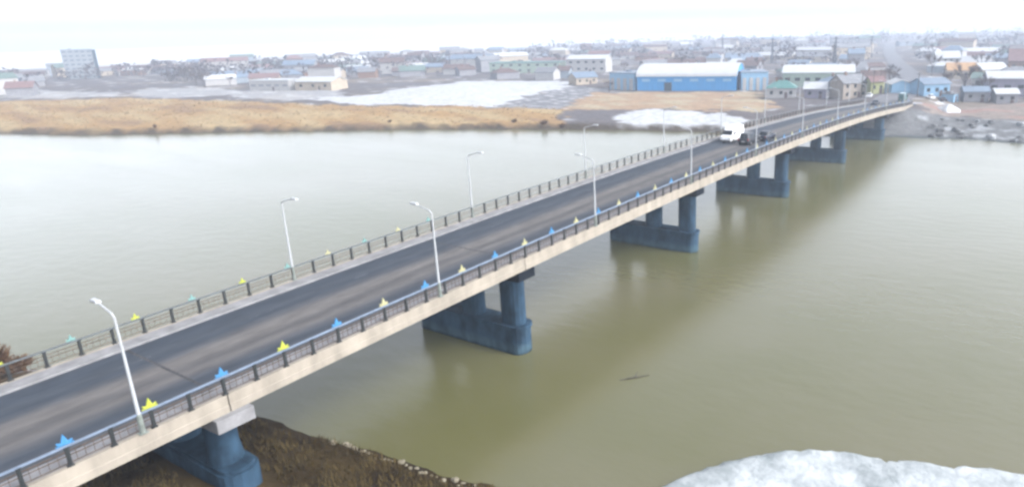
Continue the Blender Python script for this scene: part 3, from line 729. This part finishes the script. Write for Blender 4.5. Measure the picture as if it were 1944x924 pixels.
building('town_house', (262.6,85.5), (264.6,78), 8, 3.6, 'gable', 2.0, M['w_lilac'], M['r_white'], 'violet grey cottage beside the green roofed one', 'house', win=(2,1,1.1,1.2))
building('kiosk', (268.0,62.6), (271.2,58.8), 5, 4.4, 'gable', 1.5, M['w_yg'], M['r_red'], 'narrow yellow green building with a dark red roof by the road', 'kiosk', win=(2,1,.9,1.2))
building('warehouse', (262,43.6), (268,36.5), 9, 4.2, 'gable', 1.6, M['w_lblue'], M['r_blue'], 'pale blue metal shed just beyond the bridge end', 'shed', win=(3,1,1.2,1.2))
building('warehouse', (270,56.0), (277,52.8+7), 7, 3.6, 'gable', 1.4, M['w_lblue'], M['r_white'], 'small pale blue shed with white roof at the road edge', 'shed')
building('town_house', (449.5,70), (453.5,58), 12, 6.5, 'gable', 3.4, M['w_white'], M['r_white'], 'white house with snowy roof on the rise above the road', 'house', win=(4,2,1.2,1.3))
building('town_house', (368.2,52), (371.5,39.5), 10, 4.2, 'gable', 3.0, M['w_cream'], M['r_orange'], 'cream house under a tan orange roof', 'house', win=(4,1,1.3,1.3), chimney=True)
building('town_house', (371.4,37.4), (379.6,27.8), 10, 4.4, 'gable', 2.6, M['w_cream'], M['r_white'], 'cream house with a pale roof between the orange and red roofs', 'house', win=(4,1,1.3,1.3))
building('barn', (419.3,31), (421.5,6), 16, 6.0, 'gable', 5.5, M['w_brick'], M['r_red'], 'large brick barn with a broad red brown roof', 'barn', win=(5,1,1.5,1.3))
building('warehouse', (284,26.5), (290,2), 12, 6.4, 'gable', 2.0, M['w_lilac'], M['r_white'], 'long violet grey warehouse above the riprap bank', 'warehouse', win=(6,1,2.0,1.2))
building('shed', (262,31.0), (264.5,24.0), 6, 3.4, 'gable', 1.3, M['w_grey'], M['r_blue'], 'small grey shed with a blue roof behind the snow heap', 'shed', win=(2,1,1.0,1.0))
building('shed', (262.5,21.5), (265,15.5), 6, 3.2, 'gable', 1.3, M['w_grey'], M['r_white'], 'small grey shed with a snowy roof above the riprap bank', 'shed', win=(2,1,1.0,1.0))
building('shed', (259,33.8), (262.5,27.8+5.0), 4, 2.6, 'flat', 0, M['w_lblue'], M['r_grey'], 'light blue flat roofed hut next to the bridge end', 'hut')

def pole(x, y, h, label):
    z = hgt(x, y); r = tag(empty('utility_pole', (x,y,z), 1.2), label, 'utility pole', 'utility poles by the road beyond the bridge')
    m = MB(); m.tube((0,0,-.4),(0,0,h), .16,.11, 8); local(m, 'mast', M['wood'], r)
    m = MB(); m.box((0,0,h-.5), (2.0,.14,.14)); ca = local(m, 'cross_arm', M['wood'], r)
    for q in (-.85, 0, .85):
        m = MB(); m.tube((q,0,h-.43),(q,0,h-.18), .06,.05, 6); local(m, 'insulator', M['w_white'], ca)
    OCC.append((x,y,1.5))
for (x, y, h), lab in zip([(246,60.5,8.5),(262,60.6,8.5),(281,62.5,8.5),(304,64.0,8.5),(258,45.0,8.0),(300,43.5,8.5)],
    ['dark pole on the town side of the road, closest to the bridge end','dark pole in front of the yellow green building','dark pole beyond the yellow green building','dark pole where the road starts to climb','dark pole beside the pale blue shed','dark pole behind the pale blue shed']): pole(x, y, h, lab)
for x, y, rz, mt_, lab in [(252,39.8,.5,'carwhite','white car parked by the pale blue shed'),(254.5,36.4,.4,'carnavy','dark car parked between the pale blue shed and the snow heap'),(249,60.2-1.6,.1,'carwhite','white car parked at the road edge by the first dark pole')]:
    car('parked_car', (x, y, hgt(x,y)+.02), rz, M[mt_], lab, 'car', False, 'cars parked beyond the bridge'); OCC.append((x,y,3))

# snow heap beside the bridge end
def heap(x, y, r, h, label):
    bm = bmesh.new(); bmesh.ops.create_icosphere(bm, subdivisions=3, radius=1); rr = random.Random(3)
    for v in bm.verts:
        d = v.co.copy(); k = 1 + .14*math.sin(5*d.x+1) + .12*math.sin(6*d.y+2); v.co = Vector((d.x*r*k, d.y*r*.7*k, max(d.z, -.25)*h*k))
    me = bpy.data.meshes.new('snow_heap'); bm.to_mesh(me); bm.free(); me.materials.append(M['snow'])
    me.polygons.foreach_set('use_smooth', [True]*len(me.polygons))
    o = bpy.data.objects.new('snow_heap', me); COL.objects.link(o); o.location = (x, y, hgt(x,y)-.1); tag(o, label, 'snow heap')
heap(232, 31.5, 4.2, 1.9, 'dirty white snow heap on the bank beside the bridge end')

# masts on the skyline
def mast(x, y, h, label, arms):
    z = hgt(x, y); r = tag(empty('power_mast', (x,y,z)), label, 'mast', 'tall masts over the town')
    m = MB(); w0 = .9
    for sx in (-1,1):
        for sy in (-1,1): m.tube((sx*w0,sy*w0,-.5),(sx*.22,sy*.22,h), .2,.14, 5)
    n = 9
    for k in range(n):
        t0, t1 = k/n, (k+1)/n; a = w0+(.22-w0)*t0; b = w0+(.22-w0)*t1
        for s in (-1,1):
            m.tube((-a,s*a,h*t0),(b,s*b,h*t1), .07,.07, 4); m.tube((s*a,a,h*t0),(s*b,-b,h*t1), .07,.07, 4)
    local(m, 'lattice_column', M['mast'], r)
    for q in arms:
        m = MB(); m.box((0,0,h*q), (.3,5.0*(1.15-q*.3),.3)); local(m, 'cross_arm', M['mast'], r)
    OCC.append((x,y,4)); return r
mast(692, 314, 19, 'thin dark mast rising behind the blue hall', (.92,.8))
mast(511, 192, 18, 'dark mast above the pale green works', (.94,.8,.68))
mast(452, 129, 19, 'widest dark mast, near the centre of the works roof line', (.95,.82,.68))
mast(597, 142, 17, 'slim mast standing closest to the road on the skyline', (.93,.8))

# ------------------------------------------------------------------ the town: houses and trees scattered beyond the bank
roadpts = np.array([(x, y) for (x0,y0),(x1,y1) in zip(ROADLINE[:-1], ROADLINE[1:]) for x, y in [(x0+(x1-x0)*t, y0+(y1-y0)*t) for t in np.linspace(0,1,25)]])
keep = [ZONES[k] for k in ('tan','snow','snow_strip','tan2','snow2','soil','slope')]
def free(x, y, r):
    if x - float(xf(np.array(y))) < 34: return False
    if np.min(np.hypot(roadpts[:,0]-x, roadpts[:,1]-y)) < r + 8: return False
    for z in keep:
        if inside(np.array([x]), np.array([y]), z)[0]: return False
    return all(math.hypot(x-a, y-b) > r + c for a, b, c in OCC)
WALLS = [('white','w_white'),('cream','w_cream'),('grey','w_grey'),('brick','w_brick'),('pale blue','w_pale')]
ROOFS = [('snowy white','r_white'),('grey','r_grey'),('blue','r_blue'),('red brown','r_red'),('brown','r_brown'),('green','r_green')]
rt = random.Random(21)
def polar(lo, hi, power=1.0):
    d = lo*(hi/lo)**(rt.random()**power); a = rt.uniform(.0, 1.36); return d*math.cos(a), d*math.sin(a), d
hmesh = {}
n_h = 0; tries = 0
while n_h < 285 and tries < 9000:
    tries += 1
    x, y, d = polar(285, 1150, .85)
    if n_h >= 205: d = rt.uniform(480, 800); a_ = rt.uniform(.72, 1.33); x, y = d*math.cos(a_), d*math.sin(a_)
    L = rt.uniform(9, 17) if d < 520 else rt.uniform(12, 34); dep = rt.uniform(8, 11); ev = rt.uniform(3, 4.4) if rt.random() < .8 or d < 420 else rt.uniform(6, 10.5); rise = rt.uniform(1.8, 3)
    rad = L/2+1.5
    if y/x > .93 and d < 480: continue
    if 1.08 < math.atan2(y, x) < 1.27 and d < 700: continue
    if d > np.interp(math.atan2(y, x), [.1,.45,.75,1.3], [2000,1500,1050,800]): continue
    if not free(x, y, rad): continue
    wn, wk = rt.choice(WALLS[:3] + WALLS); rn, rk = rt.choice(ROOFS[:1] + ROOFS[1:2]*3 + ROOFS + ROOFS[2:3] + ROOFS[4:5]*2)
    big = ev > 5
    ang = rt.uniform(-.5,.5) + math.atan2(y, x) + PI/2
    p0 = (x-math.cos(ang)*L/2, y-math.sin(ang)*L/2); p1 = (x+math.cos(ang)*L/2, y+math.sin(ang)*L/2)
    kind = 'apartment_house' if big else 'town_house'
    lab = f'{wn} {"apartment house" if big else "house"} with a {rn} roof in the hazy town, ' + ('closer streets' if d < 430 else 'middle streets' if d < 680 else 'most distant streets')
    building(kind, p0, p1, dep, ev, 'gable' if rt.random() < .75 else 'hip', rise, M[wk], M[rk], lab, 'house', win=(3,1 if not big else 2,1.1,1.2) if d < 400 else None, door=d < 400, chimney=d < 520 and rt.random() < .5, group='houses across the hazy town')
    n_h += 1
n_t = 0; tries = 0; used = [False]*3
while n_t < 250 and tries < 9000:
    tries += 1
    x, y, d = polar(270, 900, .9)
    if not free(x, y, 1.0) or (1.12 < math.atan2(y, x) < 1.26 and d < 640) or (math.atan2(y, x) > .60 and d < 470): continue
    k = rt.choices((0,1,2), (.45,.4,.15))[0]
    o = protos[k] if not used[k] else copy_tree(protos[k]); used[k] = True
    o.location = (x, y, hgt(x,y)); s = rt.uniform(.6, 1.15); o.scale = (s*rt.uniform(.9,1.25), s*rt.uniform(.9,1.25), s); o.rotation_euler = (0,0,rt.uniform(0,6.28))
    tag(o, tree_lab[k], 'tree', 'bare trees across the hazy town'); n_t += 1

# broad domed grove on the far rise
r = empty('broad_tree', (903, 74, hgt(903,74))); tr, cr = bare_tree_meshes(9, 10, .95, 900, .12); local(tr, 'trunk', M['twiggrey'], r); local(cr, 'crown', M['twiggrey'], r)
r.scale = (1.3,1.7,1.05); tag(r, 'broad dark round tree standing alone on the hazy ridge', 'tree')

# far woods that read as one mass
mb = MB(); rw = random.Random(77)
for q_ in range(1800):
    d = 520*(2300/520)**rw.random(); a = rw.uniform(-.03, 1.4)
    if d > np.interp(a, [.1,.45,.75,1.3], [2000,1500,1050,800])+60: continue
    if q_ % 3 == 0: d = rw.uniform(520, 700); a = rw.uniform(.74, 1.34)
    x, y = d*math.cos(a), d*math.sin(a)
    if 1.13 < a < 1.26 and d < 660: continue
    if np.min(np.hypot(roadpts[:,0]-x, roadpts[:,1]-y)) < 18 or any(math.hypot(x-p, y-q) < c for p, q, c in OCC): continue
    if a > .7 and d > 760: continue
    z = 3.0; s = rw.uniform(5, 10)*(1 + d/3000); cw = s*rw.uniform(.5, 1.2)
    for _ in range(26):
        v = Vector((rw.gauss(0,.4)*cw, rw.gauss(0,.4)*cw, s*rw.uniform(.15,.95))); q = s*rw.uniform(.08,.17)
        t = [v + Vector((rw.uniform(-1,1), rw.uniform(-1,1), rw.uniform(-1,1)))*q for _ in range(4)]
        mb.add([(x+p.x, y+p.y, z+p.z) for p in t], [(0,1,2),(0,2,3),(0,3,1),(1,3,2)])
woods = mb.build('distant_woods', M['twiggrey']); woods['kind'] = 'stuff'

# scrub along the far waterline and on the near bank beyond the deck
def shrub(x, y, h, w_, n, m_, label, grp=None, seed=1, tw=.02):
    r = random.Random(seed); c = MB()
    for _ in range(n):
        a = r.uniform(0, 2*PI); k = r.uniform(0, 1)**.6; p = Vector((r.uniform(-.2,.2)*w_, r.uniform(-.2,.2)*w_, -.1)); q = Vector((math.cos(a)*w_*k*.5, math.sin(a)*w_*k*.5, h*r.uniform(.5,1)*(1-.4*k)))
        mid = (p+q)/2 + Vector((r.uniform(-.1,.1)*w_, r.uniform(-.1,.1)*w_, h*.08))
        c.tube(p, mid, tw*1.4, tw, 3, cap=False); c.tube(mid, q, tw, tw*.4, 3, cap=False)
    o = c.build('shrub', m_); o.location = (x, y, hgt(x,y)); tag(o, label, 'shrub', grp); return o
shrub(17.2, 79.2, 3.4, 3.6, 460, M['bush'], 'reddish brown bare bush past the far railing, tallest by the snowy bank', None, 2, .045)
shrub(18.4, 77.6, 1.7, 3.2, 320, M['bush'], 'lower brown bush next to the taller bare bush', None, 3, .045)
for k in range(7):
    y = rw.uniform(118, 330); x = float(xf(np.array(y))) + rw.uniform(1.5, 6)
    shrub(x, y, rw.uniform(.9, 2.0), rw.uniform(1.5, 3.5), 60, M['bush'], 'small brown scrub bush in the tan grass of the far bank', 'scrub on the far bank', 200+k, .06)

# ------------------------------------------------------------------ air
hz = MB(); hz.box((1450, 1150, 28), (3540, 4140, 66)); hm = bpy.data.materials.new('river haze'); hm.use_nodes = True; nt = hm.node_tree
for n_ in list(nt.nodes):
    if n_.type != 'OUTPUT_MATERIAL': nt.nodes.remove(n_)
pv = nt.nodes.new('ShaderNodeVolumePrincipled'); pv.inputs['Color'].default_value = (.64,.72,.85,1); pv.inputs['Density'].default_value = .00064; pv.inputs['Anisotropy'].default_value = .2
nt.links.new(pv.outputs[0], [n_ for n_ in nt.nodes if n_.type == 'OUTPUT_MATERIAL'][0].inputs['Volume'])
haze = hz.build('haze', hm); haze['kind'] = 'stuff'

# ------------------------------------------------------------------ light
SUN_EL, SUN_AZ = 42.0, (.18, -1.0)          # sun from the camera's right, high
W_ = bpy.data.worlds.new('World'); S.world = W_; W_.use_nodes = True; nt = W_.node_tree; N = nt.nodes; L = nt.links
bg = N['Background']; sky = N.new('ShaderNodeTexSky'); sky.sky_type = 'NISHITA'; sky.sun_disc = False; sky.sun_elevation = R(SUN_EL); sky.sun_rotation = math.atan2(SUN_AZ[0], SUN_AZ[1]); sky.air_density = 1.0; sky.dust_density = 5.0
bw = N.new('ShaderNodeRGBToBW'); L.new(sky.outputs[0], bw.inputs[0])
mx = N.new('ShaderNodeMix'); mx.data_type = 'RGBA'; mx.inputs['Factor'].default_value = .80; L.new(sky.outputs[0], mx.inputs['A']); L.new(bw.outputs[0], mx.inputs['B'])
ti = N.new('ShaderNodeMix'); ti.data_type = 'RGBA'; ti.blend_type = 'MULTIPLY'; ti.inputs['Factor'].default_value = 1; ti.inputs['B'].default_value = (.98,1.0,1.05,1)   # thin cool cloud
L.new(mx.outputs['Result'], ti.inputs['A'])
# bright veil of cloud towards the horizon, all the way round
tcw = N.new('ShaderNodeTexCoord'); spw = N.new('ShaderNodeSeparateXYZ'); L.new(tcw.outputs['Generated'], spw.inputs[0])
def wmath(op, a, b):
    q = N.new('ShaderNodeMath'); q.operation = op
    for i_, v in enumerate((a, b)):
        if isinstance(v, (int, float)): q.inputs[i_].default_value = v
        else: L.new(v, q.inputs[i_])
    return q.outputs[0]
up_ = wmath('SUBTRACT', 1.0, wmath('MAXIMUM', spw.outputs['Z'], 0.0))
fac = wmath('ADD', wmath('ADD', 1.0, wmath('MULTIPLY', wmath('POWER', up_, 4.0), 1.95)), wmath('MULTIPLY', wmath('POWER', up_, 14.0), 1.75))
vm = N.new('ShaderNodeVectorMath'); vm.operation = 'SCALE'; L.new(ti.outputs['Result'], vm.inputs[0]); L.new(fac, vm.inputs['Scale'])
L.new(vm.outputs[0], bg.inputs['Color']); bg.inputs['Strength'].default_value = .15
sd = bpy.data.lights.new('sun', 'SUN'); sd.energy = .6; sd.angle = R(14); sd.color = (1,.95,.87)
so = bpy.data.objects.new('sun', sd); COL.objects.link(so)
dv = Vector((SUN_AZ[0]*math.cos(R(SUN_EL)), SUN_AZ[1]*math.cos(R(SUN_EL)), math.sin(R(SUN_EL)))).normalized()
so.rotation_euler = dv.to_track_quat('Z', 'Y').to_euler(); so.location = (0,-60,120)

# ------------------------------------------------------------------ camera
FPX, PITCH, ROLL, YAW, CX = 1326.285, .2964, -.0244, .58, 1167.1
cam = bpy.data.cameras.new('camera'); co = bpy.data.objects.new('camera', cam); COL.objects.link(co); S.camera = co
fw = Vector((math.cos(YAW)*math.cos(PITCH), math.sin(YAW)*math.cos(PITCH), -math.sin(PITCH))); rt_ = Vector((math.sin(YAW), -math.cos(YAW), 0)); up = rt_.cross(fw)
r2 = rt_*math.cos(ROLL) + up*math.sin(ROLL); u2 = -rt_*math.sin(ROLL) + up*math.cos(ROLL)
mw = Matrix((( r2.x, u2.x, -fw.x, 0), (r2.y, u2.y, -fw.y, 0), (r2.z, u2.z, -fw.z, CAM_Z), (0,0,0,1)))
co.matrix_world = mw
cam.sensor_fit = 'HORIZONTAL'; cam.sensor_width = 36; cam.lens = FPX/1944*36; cam.shift_x = -(CX-972)/1944
cam.clip_start = .5; cam.clip_end = 9000

S.view_settings.view_transform = 'Standard'; S.view_settings.look = 'None'; S.view_settings.gamma = 1; S.view_settings.exposure = 1.55
S.view_settings.use_curve_mapping = False
c = S.cycles; c.use_denoising = True; c.volume_bounces = 1; c.max_bounces = 6; c.diffuse_bounces = 3; c.glossy_bounces = 3; c.transmission_bounces = 2
c.filter_width = 2.8; c.use_adaptive_sampling = False
